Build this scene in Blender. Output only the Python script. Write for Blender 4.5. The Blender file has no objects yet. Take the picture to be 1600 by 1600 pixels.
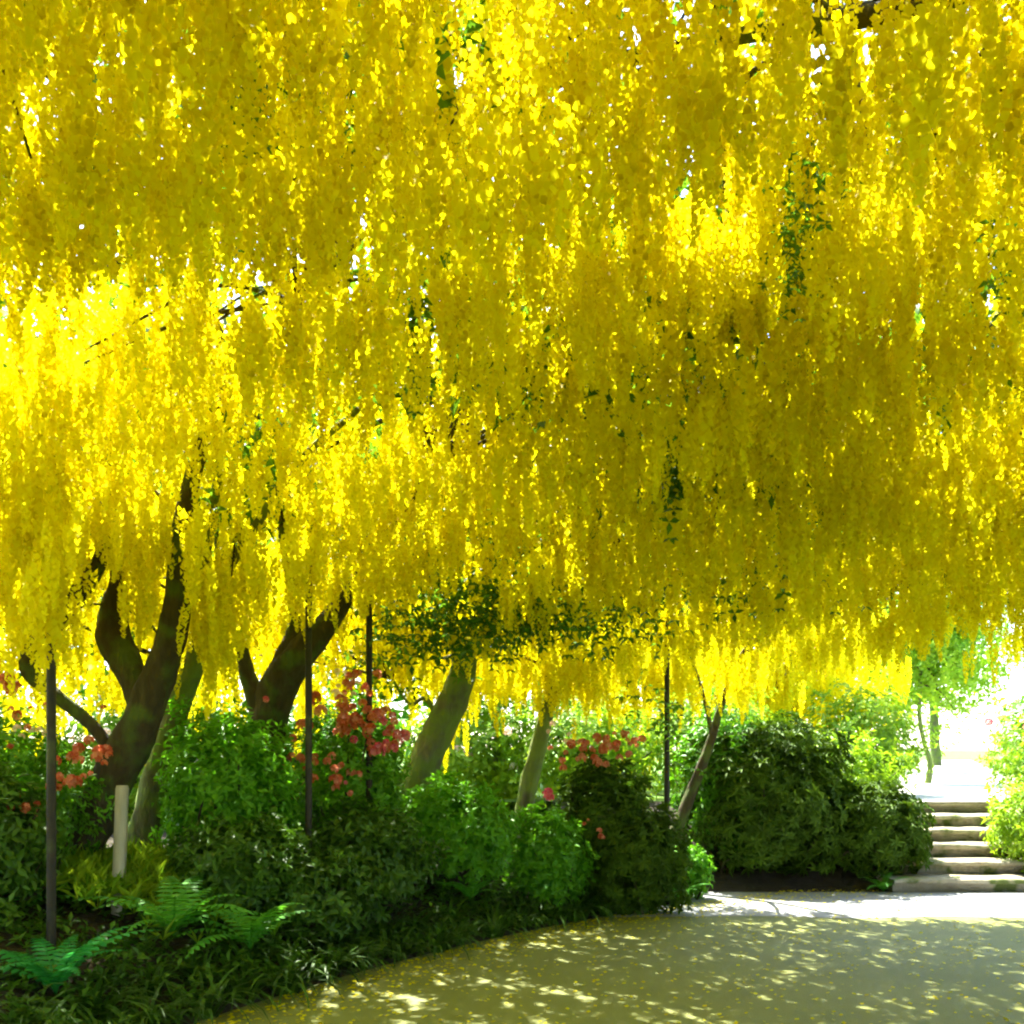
import bpy, math, random
import numpy as np
from mathutils import Vector

random.seed(7)
RNG = np.random.default_rng(7)
R = math.radians
scene = bpy.context.scene
col = scene.collection

# ------------------------------------------------------------------ camera, sky, sun, exposure
CAMZ, F, HOR = 1.5, 1600.0, 1170.0          # eye height, focal length and horizon row (1600 px frame)
cam = bpy.data.cameras.new('camera')
cam.sensor_width = 36.0
cam.lens = 36.0
cam.shift_y = (HOR - 800.0) / 1600.0
cam.clip_start, cam.clip_end = 0.05, 2000.0
cam_o = bpy.data.objects.new('camera', cam)
cam_o.location = (0, 0, CAMZ)
cam_o.rotation_euler = (R(90), 0, 0)
col.objects.link(cam_o)
scene.camera = cam_o

SUN_EL, SUN_AZ = R(60), R(-24)              # azimuth from +Y (ahead) towards +X
world = bpy.data.worlds.new('World')
scene.world = world
world.use_nodes = True
wn = world.node_tree.nodes
sky = wn.new('ShaderNodeTexSky')
sky.sky_type = 'NISHITA'
sky.sun_disc = False
sky.sun_elevation = SUN_EL
sky.sun_rotation = SUN_AZ
wn['Background'].inputs['Strength'].default_value = 0.15
world.node_tree.links.new(sky.outputs[0], wn['Background'].inputs['Color'])

sun = bpy.data.lights.new('sun', 'SUN')
sun.energy = 5.0
sun.angle = R(0.6)
sun.color = (1.0, 0.96, 0.86)
sun_o = bpy.data.objects.new('sun', sun)
sd = Vector((math.sin(SUN_AZ) * math.cos(SUN_EL), math.cos(SUN_AZ) * math.cos(SUN_EL), math.sin(SUN_EL)))
sun_o.rotation_euler = sd.to_track_quat('Z', 'Y').to_euler()
sun_o.location = (0, 0, 30)
col.objects.link(sun_o)

scene.view_settings.view_transform = 'Standard'
scene.view_settings.look = 'None'
scene.view_settings.gamma = 1.0
scene.view_settings.exposure = 2.55
cy = scene.cycles
cy.use_adaptive_sampling = True
cy.adaptive_threshold = 0.03
cy.max_bounces = 7
cy.diffuse_bounces = 5
cy.transmission_bounces = 6
cy.glossy_bounces = 2
cy.filter_width = 2.2
cy.caustics_reflective = False
cy.caustics_refractive = False
cy.sample_clamp_indirect = 8.0

# ------------------------------------------------------------------ the plan of the place
CX, CY = 10.0, -0.1                         # the path bends round this point
RHO_L, RHO_R = 13.0, 8.9                    # outer and inner edge of the path


def P(px, py, y):
    return np.array(((px - 800.0) / F * y, y, CAMZ - (py - HOR) / F * y))


def pol(rho, a):
    return np.array((CX - rho * math.cos(a), CY + rho * math.sin(a)))


def smooth(e0, e1, x):
    t = np.clip((np.asarray(x, float) - e0) / (e1 - e0), 0, 1)
    return t * t * (3 - 2 * t)


def wob(x, y, z=0.0, f=1.0, seed=0.0):
    """cheap smooth noise in about -1..1"""
    x = np.asarray(x, float) * f; y = np.asarray(y, float) * f; z = np.asarray(z, float) * f
    s = seed * 7.31
    v = (np.sin(x * 1.3 + y * 0.7 + s) + np.sin(y * 1.7 - x * 0.5 + z * 1.1 + s * 1.9)
         + np.sin(x * 2.3 - z * 1.9 + s * 0.7) + np.sin(y * 2.9 + x * 1.9 + z * 2.1 + s * 2.3)
         + np.sin(z * 2.7 + x * 0.9 - y * 1.1 + s * 3.1))
    return v / 3.2


def bed_z(x, y):
    rho = np.hypot(np.asarray(x) - CX, np.asarray(y) - CY)
    d = np.asarray(rho) - RHO_L
    return 0.5 * smooth(0.0, 1.7, d) + 0.03 * wob(x, y, 0, 2.0, 3) * smooth(0.05, 0.5, d)


# ------------------------------------------------------------------ materials
def new_mat(name):
    m = bpy.data.materials.new(name)
    m.use_nodes = True
    nt = m.node_tree
    nt.nodes.clear()
    out = nt.nodes.new('ShaderNodeOutputMaterial')
    return m, nt, out


def ramp_node(nt, cols):
    r = nt.nodes.new('ShaderNodeValToRGB')
    els = r.color_ramp.elements
    while len(els) < len(cols):
        els.new(0.5)
    for i, c in enumerate(cols):
        els[i].position = i / max(1, len(cols) - 1)
        els[i].color = (*c, 1)
    return r


def leaf_mat(name, cols, trans=0.4, rough=0.45, spec=0.3, tint=(1.15, 1.1, 0.6)):
    """thin petal or leaf: colour varies by piece, light passes through"""
    m, nt, out = new_mat(name)
    at = nt.nodes.new('ShaderNodeAttribute'); at.attribute_name = 'rnd'
    oi = nt.nodes.new('ShaderNodeObjectInfo')
    ad = nt.nodes.new('ShaderNodeMath'); ad.operation = 'ADD'
    mu = nt.nodes.new('ShaderNodeMath'); mu.operation = 'MULTIPLY'; mu.inputs[1].default_value = 0.25
    nt.links.new(oi.outputs['Random'], mu.inputs[0])
    nt.links.new(at.outputs['Fac'], ad.inputs[0]); nt.links.new(mu.outputs[0], ad.inputs[1])
    fr = nt.nodes.new('ShaderNodeMath'); fr.operation = 'PINGPONG'; fr.inputs[1].default_value = 1.0
    nt.links.new(ad.outputs[0], fr.inputs[0])
    rp = ramp_node(nt, cols)
    nt.links.new(fr.outputs[0], rp.inputs[0])
    bs = nt.nodes.new('ShaderNodeBsdfPrincipled')
    bs.inputs['Roughness'].default_value = rough
    bs.inputs['Specular IOR Level'].default_value = spec
    nt.links.new(rp.outputs[0], bs.inputs['Base Color'])
    tr = nt.nodes.new('ShaderNodeBsdfTranslucent')
    mx = nt.nodes.new('ShaderNodeMix'); mx.data_type = 'RGBA'; mx.blend_type = 'MULTIPLY'
    mx.inputs['Factor'].default_value = 1.0
    mx.inputs['B'].default_value = (*tint, 1)
    nt.links.new(rp.outputs[0], mx.inputs['A'])
    nt.links.new(mx.outputs['Result'], tr.inputs['Color'])
    ms = nt.nodes.new('ShaderNodeMixShader'); ms.inputs[0].default_value = trans
    nt.links.new(bs.outputs[0], ms.inputs[1]); nt.links.new(tr.outputs[0], ms.inputs[2])
    nt.links.new(ms.outputs[0], out.inputs[0])
    return m


def rough_mat(name, cols, scale=3.0, rough=0.8, bump=0.3, bscale=20.0, stretch=(1, 1, 1), moss=None, moss_amt=0.5, spec=0.3, bdist=0.02):
    m, nt, out = new_mat(name)
    tc = nt.nodes.new('ShaderNodeNewGeometry')
    mp = nt.nodes.new('ShaderNodeMapping'); mp.inputs['Scale'].default_value = stretch
    nt.links.new(tc.outputs['Position'], mp.inputs['Vector'])
    n1 = nt.nodes.new('ShaderNodeTexNoise'); n1.inputs['Scale'].default_value = scale; n1.inputs['Detail'].default_value = 8
    n1.inputs['Roughness'].default_value = 0.65
    nt.links.new(mp.outputs[0], n1.inputs['Vector'])
    rp = ramp_node(nt, cols)
    rp.color_ramp.elements[0].position = 0.3
    rp.color_ramp.elements[-1].position = 0.7
    nt.links.new(n1.outputs['Fac'], rp.inputs[0])
    colout = rp.outputs[0]
    if moss:
        n3 = nt.nodes.new('ShaderNodeTexNoise'); n3.inputs['Scale'].default_value = 5.0; n3.inputs['Detail'].default_value = 6
        nt.links.new(tc.outputs['Position'], n3.inputs['Vector'])
        r3 = ramp_node(nt, [(0, 0, 0), (1, 1, 1)])
        r3.color_ramp.elements[0].position = 0.62 - moss_amt * 0.35
        r3.color_ramp.elements[1].position = 0.75 - moss_amt * 0.3
        nt.links.new(n3.outputs['Fac'], r3.inputs[0])
        mm = nt.nodes.new('ShaderNodeMix'); mm.data_type = 'RGBA'
        mm.inputs['B'].default_value = (*moss, 1)
        nt.links.new(r3.outputs[0], mm.inputs['Factor']); nt.links.new(colout, mm.inputs['A'])
        colout = mm.outputs['Result']
    bs = nt.nodes.new('ShaderNodeBsdfPrincipled')
    bs.inputs['Roughness'].default_value = rough
    bs.inputs['Specular IOR Level'].default_value = spec
    nt.links.new(colout, bs.inputs['Base Color'])
    n2 = nt.nodes.new('ShaderNodeTexNoise'); n2.inputs['Scale'].default_value = bscale; n2.inputs['Detail'].default_value = 6
    nt.links.new(mp.outputs[0], n2.inputs['Vector'])
    bp = nt.nodes.new('ShaderNodeBump'); bp.inputs['Strength'].default_value = bump; bp.inputs['Distance'].default_value = bdist
    nt.links.new(n2.outputs['Fac'], bp.inputs['Height'])
    nt.links.new(bp.outputs[0], bs.inputs['Normal'])
    nt.links.new(bs.outputs[0], out.inputs[0])
    return m


M = {}
M['petal'] = leaf_mat('laburnum_petal', [(0.52, 0.41, 0.004), (0.85, 0.72, 0.003), (0.9, 0.81, 0.005), (0.93, 0.87, 0.014)], 0.56, 0.6, 0.15, (1.0, 1.0, 0.8))
M['lab_leaf'] = leaf_mat('laburnum_leaf', [(0.05, 0.14, 0.012), (0.08, 0.2, 0.015), (0.13, 0.27, 0.02)], 0.45)
M['stalk'] = leaf_mat('stalk', [(0.16, 0.22, 0.02), (0.2, 0.26, 0.03)], 0.2)
M['rhodo'] = leaf_mat('rhododendron_leaf', [(0.04, 0.075, 0.005), (0.055, 0.115, 0.006), (0.085, 0.16, 0.009)], 0.25, 0.6, 0.15)
M['azalea_leaf'] = leaf_mat('azalea_leaf', [(0.06, 0.17, 0.006), (0.09, 0.27, 0.009), (0.13, 0.35, 0.014)], 0.4)
M['bright_leaf'] = leaf_mat('bright_leaf', [(0.07, 0.24, 0.008), (0.11, 0.35, 0.012), (0.16, 0.42, 0.02)], 0.45)
M['lime_leaf'] = leaf_mat('lime_leaf', [(0.14, 0.3, 0.012), (0.22, 0.4, 0.02), (0.32, 0.48, 0.03)], 0.45)
M['fern'] = leaf_mat('fern_frond', [(0.06, 0.24, 0.02), (0.09, 0.34, 0.03), (0.13, 0.42, 0.04)], 0.4)
M['teal_fern'] = leaf_mat('blue_green_fern', [(0.02, 0.2, 0.035), (0.03, 0.28, 0.045), (0.045, 0.34, 0.06)], 0.4, tint=(1, 1, 0.9))
M['strap'] = leaf_mat('strap_leaf', [(0.028, 0.07, 0.006), (0.04, 0.10, 0.008), (0.07, 0.16, 0.014)], 0.3, 0.5, 0.25)
M['cover'] = leaf_mat('ground_cover', [(0.035, 0.085, 0.006), (0.055, 0.13, 0.008), (0.08, 0.19, 0.012)], 0.3)
M['moss'] = leaf_mat('moss_grass', [(0.14, 0.3, 0.012), (0.22, 0.42, 0.02), (0.36, 0.5, 0.03)], 0.4)
M['red'] = leaf_mat('red_petal', [(0.5, 0.08, 0.035), (0.62, 0.16, 0.08), (0.72, 0.32, 0.18)], 0.4, 0.6, 0.1, (1, 0.9, 0.8))
M['pink'] = leaf_mat('pink_petal', [(0.6, 0.06, 0.1), (0.68, 0.12, 0.17), (0.75, 0.28, 0.28)], 0.4, 0.6, 0.1, (1, 0.9, 0.9))
M['cream'] = leaf_mat('cream_petal', [(0.85, 0.75, 0.62), (0.9, 0.82, 0.7), (0.88, 0.6, 0.52)], 0.4, 0.6, 0.1, (1, 1, 0.9))
M['bark'] = rough_mat('laburnum_bark', [(0.035, 0.026, 0.012), (0.075, 0.06, 0.03)], 9, 0.9, 0.9, 16, (1, 1, 0.35), (0.07, 0.1, 0.02), 0.35, bdist=0.05)
M['mossy_bark'] = rough_mat('mossy_bark', [(0.09, 0.085, 0.05), (0.17, 0.16, 0.09)], 9, 0.9, 0.9, 16, (1, 1, 0.35), (0.15, 0.2, 0.04), 0.75, bdist=0.05)
M['iron'] = rough_mat('iron_pipe', [(0.018, 0.015, 0.009), (0.035, 0.028, 0.015)], 14, 0.6, 0.25, 40, (1, 1, 1), (0.05, 0.06, 0.02), 0.2)
M['stake'] = rough_mat('weathered_stake', [(0.3, 0.29, 0.23), (0.46, 0.44, 0.36)], 18, 0.85, 0.4, 40, (1, 1, 0.12))
M['asphalt'] = rough_mat('yellow_light_tinted_asphalt', [(0.11, 0.125, 0.016), (0.16, 0.178, 0.025), (0.2, 0.222, 0.04), (0.24, 0.265, 0.11)], 1.7, 0.6, 0.35, 90, spec=0.5)  # olive tint paints the yellow light under the flowers into the path
M['path_in_sun'] = rough_mat('grey_path_in_sun', [(0.24, 0.25, 0.25), (0.34, 0.35, 0.35)], 4, 0.7, 0.35, 60)  # path's own grey without the painted yellow light, for the sunlit strip
M['soil'] = rough_mat('soil', [(0.025, 0.018, 0.010), (0.05, 0.04, 0.02)], 6, 0.95, 0.9, 12, bdist=0.06)
M['lawn'] = rough_mat('lawn', [(0.07, 0.15, 0.015), (0.13, 0.24, 0.025)], 3, 0.9, 0.6, 50)
M['stone'] = rough_mat('step_stone', [(0.26, 0.22, 0.15), (0.36, 0.32, 0.23), (0.44, 0.4, 0.3)], 5, 0.9, 0.7, 22, moss=(0.1, 0.13, 0.03), moss_amt=0.3)
M['gravel'] = rough_mat('pale_gravel', [(0.5, 0.47, 0.4), (0.62, 0.58, 0.5)], 12, 0.9, 0.5, 60)


# ------------------------------------------------------------------ object helpers
def tag(o, label=None, cat=None, group=None, kind=None):
    if label: o['label'] = label
    if cat: o['category'] = cat
    if group: o['group'] = group
    if kind: o['kind'] = kind
    return o


def empty(name, loc):
    o = bpy.data.objects.new(name, None)
    o.location = [float(v) for v in loc]
    o.empty_display_size = 0.2
    col.objects.link(o)
    return o


def link(name, me, parent=None):
    """mesh built in world coordinates; kept in place under its parent"""
    o = bpy.data.objects.new(name, me)
    col.objects.link(o)
    if parent is not None:
        o.parent = parent
        o.location = -parent.location
    return o


def np_mesh(name, V, corner, tot, mat, rnd=None, smooth_=False):
    me = bpy.data.meshes.new(name)
    V = np.asarray(V, np.float32)
    me.vertices.add(len(V)); me.vertices.foreach_set('co', V.ravel())
    corner = np.asarray(corner, np.int32); tot = np.asarray(tot, np.int32)
    me.loops.add(len(corner)); me.loops.foreach_set('vertex_index', corner)
    me.polygons.add(len(tot))
    st = np.concatenate(([0], np.cumsum(tot)[:-1])).astype(np.int32)
    me.polygons.foreach_set('loop_start', st)
    if smooth_:
        me.polygons.foreach_set('use_smooth', np.ones(len(tot), bool))
    if rnd is not None:
        a = me.attributes.new('rnd', 'FLOAT', 'POINT')
        a.data.foreach_set('value', np.asarray(rnd, np.float32))
    me.update(calc_edges=True)
    me.materials.append(mat)
    return me


class Tmpl:
    """small piece: vertices, faces, a colour number for each vertex"""
    def __init__(s, V, Fc, rnd=None):
        s.V = np.asarray(V, float)
        s.c = np.concatenate([np.asarray(f) for f in Fc]).astype(np.int64)
        s.t = np.array([len(f) for f in Fc])
        s.r = np.zeros(len(s.V)) if rnd is None else np.asarray(rnd, float)

    def mesh(s, name, mat):
        return np_mesh(name, s.V, s.c, s.t, mat, s.r)


def scatter(name, tmpls, which, pos, rot, scl, rnd, mat):
    """one mesh of many pieces; rot is (N,3,3)"""
    VV, CC, TT, RR = [], [], [], []
    base = 0
    for k, t in enumerate(tmpls):
        ix = np.nonzero(which == k)[0]
        if len(ix) == 0:
            continue
        nv = len(t.V)
        v = np.einsum('nij,vj->nvi', rot[ix], t.V) * scl[ix][:, None, None] + pos[ix][:, None, :]
        VV.append(v.reshape(-1, 3))
        CC.append((t.c[None, :] + (np.arange(len(ix)) * nv)[:, None] + base).ravel())
        TT.append(np.tile(t.t, len(ix)))
        RR.append((t.r[None, :] * 0.5 + rnd[ix][:, None] * 0.75).ravel())
        base += len(ix) * nv
    return np_mesh(name, np.concatenate(VV), np.concatenate(CC), np.concatenate(TT), mat, np.concatenate(RR))


def rotz(a):
    a = np.asarray(a, float); c, s = np.cos(a), np.sin(a); o = np.zeros_like(a); l = np.ones_like(a)
    return np.stack([np.stack([c, -s, o], -1), np.stack([s, c, o], -1), np.stack([o, o, l], -1)], -2)


def rotx(a):
    a = np.asarray(a, float); c, s = np.cos(a), np.sin(a); o = np.zeros_like(a); l = np.ones_like(a)
    return np.stack([np.stack([l, o, o], -1), np.stack([o, c, -s], -1), np.stack([o, s, c], -1)], -2)


def frame_to(d, spin):
    """rotations that turn +Z to d, with a spin"""
    d = d / np.maximum(1e-6, np.linalg.norm(d, axis=1))[:, None]
    up = np.where(np.abs(d[:, 2:3]) > 0.95, np.array([[1.0, 0, 0]]), np.array([[0, 0, 1.0]]))
    x = np.cross(up, d); x /= np.linalg.norm(x, axis=1)[:, None]
    y = np.cross(d, x)
    return np.einsum('nij,njk->nik', np.stack([x, y, d], -1), rotz(spin))


def crom(pts, n):
    pts = np.asarray(pts, float)
    p = np.vstack([2 * pts[0] - pts[1], pts, 2 * pts[-1] - pts[-2]])
    out = []
    for i in range(1, len(p) - 2):
        t = np.linspace(0, 1, n, endpoint=False)[:, None]
        out.append(0.5 * ((2 * p[i]) + (-p[i - 1] + p[i + 1]) * t + (2 * p[i - 1] - 5 * p[i] + 4 * p[i + 1] - p[i + 2]) * t ** 2
                          + (-p[i - 1] + 3 * p[i] - 3 * p[i + 1] + p[i + 2]) * t ** 3))
    out.append(p[-2][None])
    return np.vstack(out)


def tube(pts, seg=10, n=6, gnarl=0.12, seed=0.0):
    """tapered tube through (x,y,z,r) points -> V, faces"""
    q = crom(pts, n) if len(pts) > 2 or n > 1 else np.asarray(pts, float)
    c, r = q[:, :3], np.maximum(q[:, 3], 0.002)
    d = np.gradient(c, axis=0); d /= np.maximum(1e-6, np.linalg.norm(d, axis=1))[:, None]
    ref = np.array([0.0, 1.0, 0.0]) if abs(d[0][1]) < 0.8 else np.array([1.0, 0, 0])
    V = []
    ang = np.arange(seg) / seg * 2 * math.pi
    for i in range(len(c)):
        x = np.cross(ref, d[i]); x /= np.linalg.norm(x); y = np.cross(d[i], x)
        ref = y
        dirs = np.cos(ang)[:, None] * x + np.sin(ang)[:, None] * y
        rr = r[i] * (1 + gnarl * wob(dirs[:, 0] * 2, dirs[:, 1] * 2 + i * 0.35, dirs[:, 2] * 2 + c[i][2] * 2, 1.0, seed))
        V.append(c[i] + dirs * rr[:, None])
    V = np.vstack(V); m = len(c); Fc = []
    for i in range(m - 1):
        for j in range(seg):
            k = (j + 1) % seg
            Fc.append((i * seg + j, i * seg + k, (i + 1) * seg + k, (i + 1) * seg + j))
    Fc.append(tuple(range(seg))[::-1]); Fc.append(tuple((m - 1) * seg + j for j in range(seg)))
    return V, Fc


def tubes_mesh(name, lists, mat, seg=10, n=6, gnarl=0.12, smooth_=True):
    VV, CC, TT, b = [], [], [], 0
    for i, pts in enumerate(lists):
        V, Fc = tube(pts, seg, n, gnarl, i + len(pts))
        VV.append(V); CC.append(np.concatenate([np.array(f) + b for f in Fc])); TT.append([len(f) for f in Fc]); b += len(V)
    return np_mesh(name, np.vstack(VV), np.concatenate(CC), np.concatenate(TT), mat, None, smooth_)


# ------------------------------------------------------------------ templates of small pieces
def raceme_tmpl(nf, lod, seed, length=0.34):
    rg = np.random.default_rng(seed)
    V, Fc, Rn = [], [], []
    bend = rg.uniform(-0.03, 0.03, 2)
    for i in range(nf):
        u = 0.10 + 0.90 * (i + rg.uniform(-0.3, 0.3)) / nf
        prof = (0.55 + 0.45 * math.sin(min(1.0, u * 1.6) * math.pi * 0.5)) * (1 - 0.75 * max(0, u - 0.45) / 0.55)
        r = 0.036 * prof * rg.uniform(0.7, 1.2)
        a = i * 2.399 + rg.uniform(-0.4, 0.4)
        cx, cy = bend * u * u
        c = np.array((cx + r * math.cos(a), cy + r * math.sin(a), -u * length))
        o = np.array((math.cos(a), math.sin(a), 0)); tn = np.array((-math.sin(a), math.cos(a), 0)); up = np.array((0, 0, 1.0))
        s = 0.0105 * (0.55 + 0.6 * prof) * (1.0, 1.65, 2.1)[lod]
        tilt = rg.uniform(-0.3, 0.9)
        n_ = o * math.cos(tilt) - up * math.sin(tilt); h_ = up * math.cos(tilt) + o * math.sin(tilt)
        tw = rg.uniform(-0.7, 0.7)
        t_ = tn * math.cos(tw) + n_ * math.sin(tw)
        b = len(V); rn = rg.uniform(0, 1)
        if lod == 0:
            fold = n_ * s * rg.uniform(0.3, 0.9)
            V += [c - t_ * s * 0.95 - h_ * s * 0.55 - fold, c - h_ * s * 0.9, c + t_ * s * 0.95 - h_ * s * 0.55 - fold,
                  c + t_ * s * 0.85 + h_ * s * 0.9 - fold, c + h_ * s * 1.15, c - t_ * s * 0.85 + h_ * s * 0.9 - fold]
            Fc += [(b, b + 1, b + 4, b + 5), (b + 1, b + 2, b + 3, b + 4)]
            Rn += [rn] * 4 + [min(1, rn + 0.15)] * 2
        else:
            fold = n_ * s * 0.6
            V += [c - t_ * s - h_ * s * 0.2 - fold, c - h_ * s * 1.0, c + t_ * s - h_ * s * 0.2 - fold, c + h_ * s * 1.1]
            Fc += [(b, b + 1, b + 3), (b + 1, b + 2, b + 3)]
            Rn += [rn] * 4
    return Tmpl(V, Fc, Rn)


def leaf_quad(L, W, fold=0.25, droop=0.15, base=(0, 0, 0), ang=0.0, pitch=0.0):
    """leaf along +Y of its own, folded on the midrib; 6 verts"""
    V = np.array([(0, 0, 0), (-W / 2, L * 0.45, W * fold), (0, L * 0.5, 0.0), (W / 2, L * 0.45, W * fold), (0, L, -L * droop)], float)[[0, 1, 3, 4]]
    V = V @ rotx(np.array(pitch)).T @ rotz(np.array(ang)).T + np.array(base)
    return V, [(0, 3, 1), (0, 2, 3)]


def cluster(leaves):
    V, Fc, Rn, b = [], [], [], 0
    for (v, f), r in leaves:
        V.append(v); Fc += [tuple(np.array(x) + b) for x in f]; Rn += [r] * len(v); b += len(v)
    return Tmpl(np.vstack(V), Fc, Rn)


TRI = [cluster([(leaf_quad(0.06, 0.03, 0.25, 0.2, (0, 0, 0), a + random.uniform(-.2, .2), random.uniform(-.5, .1)), random.random()) for a in (0, 2.0, -2.0)]) for _ in range(4)]
ROSETTE = [cluster([(leaf_quad(random.uniform(0.08, 0.12), 0.034, 0.2, 0.3, (0, 0, 0), k * 0.9 + random.uniform(-.3, .3), random.uniform(0.0, 0.7)), random.random()) for k in range(7)]) for _ in range(4)]
SPRIG = [cluster([(leaf_quad(random.uniform(0.035, 0.055), 0.022, 0.2, 0.2, (0, 0, random.uniform(-0.05, 0.03)), k * 1.1 + random.uniform(-.3, .3), random.uniform(0.0, 0.9)), random.random()) for k in range(6)]) for _ in range(4)]
BIGSPRIG = [cluster([(leaf_quad(random.uniform(0.10, 0.16), 0.07, 0.2, 0.2, (random.uniform(-.08, .08), random.uniform(-.08, .08), random.uniform(-0.1, 0.08)), k * 1.1 + random.uniform(-.3, .3), random.uniform(-0.3, 0.8)), random.random()) for k in range(6)]) for _ in range(4)]
BLADE = [cluster([(leaf_quad(random.uniform(0.10, 0.2), 0.012, 0.3, 0.25, (0, 0, 0), k * 1.7 + random.uniform(-.4, .4), random.uniform(0.6, 1.3)), random.random()) for k in range(4)]) for _ in range(3)]
RAC0 = [raceme_tmpl(56, 0, 100 + i) for i in range(6)]
RAC2 = [raceme_tmpl(18, 2, 250 + i) for i in range(3)]
RAC1 = [raceme_tmpl(34, 1, 200 + i) for i in range(6)]


def flower_head_tmpl(n, size, seed):
    """a truss: n funnel flowers of five petals"""
    rg = np.random.default_rng(seed)
    V, Fc, Rn = [], [], []
    for i in range(n):
        z = 1 - (i + 0.5) / n * 1.25
        a = i * 2.4
        d = np.array((math.sqrt(max(0, 1 - z * z)) * math.cos(a), math.sqrt(max(0, 1 - z * z)) * math.sin(a), z))
        Rm = frame_to(d[None], np.array([rg.uniform(0, 6)]))[0]
        c = d * size * 0.7; s = size * rg.uniform(0.5, 0.7)
        rn = rg.uniform(0, 1)
        for k in range(5):
            t = k * 2 * math.pi / 5; w = 0.55
            loc = np.array([(0, 0, -s * 0.4), (s * 0.8 * math.cos(t - w), s * 0.8 * math.sin(t - w), s * 0.1),
                            (s * math.cos(t), s * math.sin(t), s * 0.05), (s * 0.8 * math.cos(t + w), s * 0.8 * math.sin(t + w), s * 0.1)])
            b = len(V)
            V += list(loc @ Rm.T + c)
            Fc.append((b, b + 1, b + 2, b + 3)); Rn += [rn] * 4
    return Tmpl(V, Fc, Rn)


def frond_tmpl(L, seed, pairs=15, wid=0.22):
    rg = np.random.default_rng(seed)
    V, Fc, Rn = [], [], []
    e0, e1 = 1.15, -0.25                      # arching: steep at the base, drooping at the tip
    y = z = 0.0; pts = []
    for i in range(pairs + 1):
        u = i / pairs; e = e0 + (e1 - e0) * u ** 0.9
        pts.append((0, y, z, e)); y += L / pairs * math.cos(e); z += L / pairs * math.sin(e)
    for i in range(pairs):                    # midrib
        a, b_ = pts[i], pts[i + 1]; w = 0.006 * (1 - i / pairs) + 0.001; b = len(V)
        V += [(-w, a[1], a[2]), (w, a[1], a[2]), (w, b_[1], b_[2]), (-w, b_[1], b_[2])]; Fc.append((b, b + 1, b + 2, b + 3)); Rn += [0.1] * 4
    for i in range(2, pairs + 1):
        u = i / pairs
        w = L * wid * (math.sin(min(1, u * 1.9) * math.pi / 2)) * (1.02 - u) ** 0.75
        p = pts[i]; hw = L / pairs * 0.42
        dy, dz = math.cos(p[3]), math.sin(p[3])
        for s in (-1, 1):
            b = len(V); dr = -w * 0.25
            V += [(0, p[1] - hw * dy, p[2] - hw * dz), (0, p[1] + hw * dy, p[2] + hw * dz),
                  (s * w * 0.6, p[1] + (hw * 0.9 + w * 0.25) * dy, p[2] + (hw * 0.9 + w * 0.25) * dz + dr * 0.4),
                  (s * w, p[1] + w * 0.45 * dy, p[2] + w * 0.45 * dz + dr),
                  (s * w * 0.6, p[1] + (-hw * 0.7 + w * 0.25) * dy, p[2] + (-hw * 0.7 + w * 0.25) * dz + dr * 0.4)]
            f = (b, b + 4, b + 3, b + 2, b + 1)
            Fc.append(f if s > 0 else f[::-1]); Rn += [rg.uniform(0.2, 1)] * 5
    return Tmpl(V, Fc, Rn)


# ================================================================== SETTING
def grid_mesh(name, fn, us, vs, mat):
    V = np.array([fn(u, v) for u in us for v in vs]); n = len(vs); C_, T_ = [], []
    for i in range(len(us) - 1):
        for j in range(n - 1):
            C_ += [i * n + j, (i + 1) * n + j, (i + 1) * n + j + 1, i * n + j + 1]; T_.append(4)
    return np_mesh(name, V, C_, T_, mat, None, True)


tag(link('ground', np_mesh('ground', [(-600, -600, -0.03), (600, -600, -0.03), (600, 900, -0.03), (-600, 900, -0.03)], [0, 1, 2, 3], [4], M['lawn'])), kind='structure')


def path_pt(a, rho):
    p = pol(rho, a)
    return (p[0], p[1], 0.0)


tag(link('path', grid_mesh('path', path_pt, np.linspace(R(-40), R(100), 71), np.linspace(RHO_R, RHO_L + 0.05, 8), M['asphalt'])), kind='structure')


def landing_pt(x, y):
    return (x, y + (0.06 * float(wob(x, 0, 0, 2.0, 3)) if y < 9.3 else 0.0), 0.004)


tag(link('landing', grid_mesh('landing', landing_pt, np.linspace(0.9, 9.5, 40), np.linspace(9.1, 10.7, 5), M['path_in_sun'])), kind='structure')  # starts where the sun strip falls, so the light tint stops there


def bed_pt(a, d):
    p = pol(RHO_L + d, a)
    x, y = p
    return (x, y, float(bed_z(x, y)) + (0.0 if d > 0.01 else -0.02))


bed_d = np.concatenate((np.linspace(0.0, 2.2, 20), [3.0, 4.5, 7, 11]))
tag(link('flower_bed', grid_mesh('flower_bed', bed_pt, np.linspace(R(-40), R(50.5), 70), bed_d, M['soil'])), kind='structure')


def inner_pt(a, d):
    p = pol(RHO_R - d, a)
    return (p[0], p[1], 0.35 * float(smooth(0, 1.4, d)) - (0.02 if d < 0.01 else 0))


tag(link('inner_flower_bed', grid_mesh('inner_flower_bed', inner_pt, np.linspace(R(-40), R(100), 60), np.linspace(0, 6, 14), M['soil'])), kind='structure')

# bank at the end of the tunnel and the terrace above the steps
ST_Y, ST_N, ST_R, ST_T = 10.68, 6, 0.14, 0.41
TERR = ST_N * ST_R


def bank_pt(x, y):
    z = TERR * float(smooth(10.75, 12.9, y))
    if 4.05 < x < 6.3:
        z = max(-0.02, ST_R * ((y - ST_Y) / ST_T) - 0.12) if y < 12.8 else TERR - 0.01
    return (x, y, min(z, TERR - 0.01))


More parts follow.
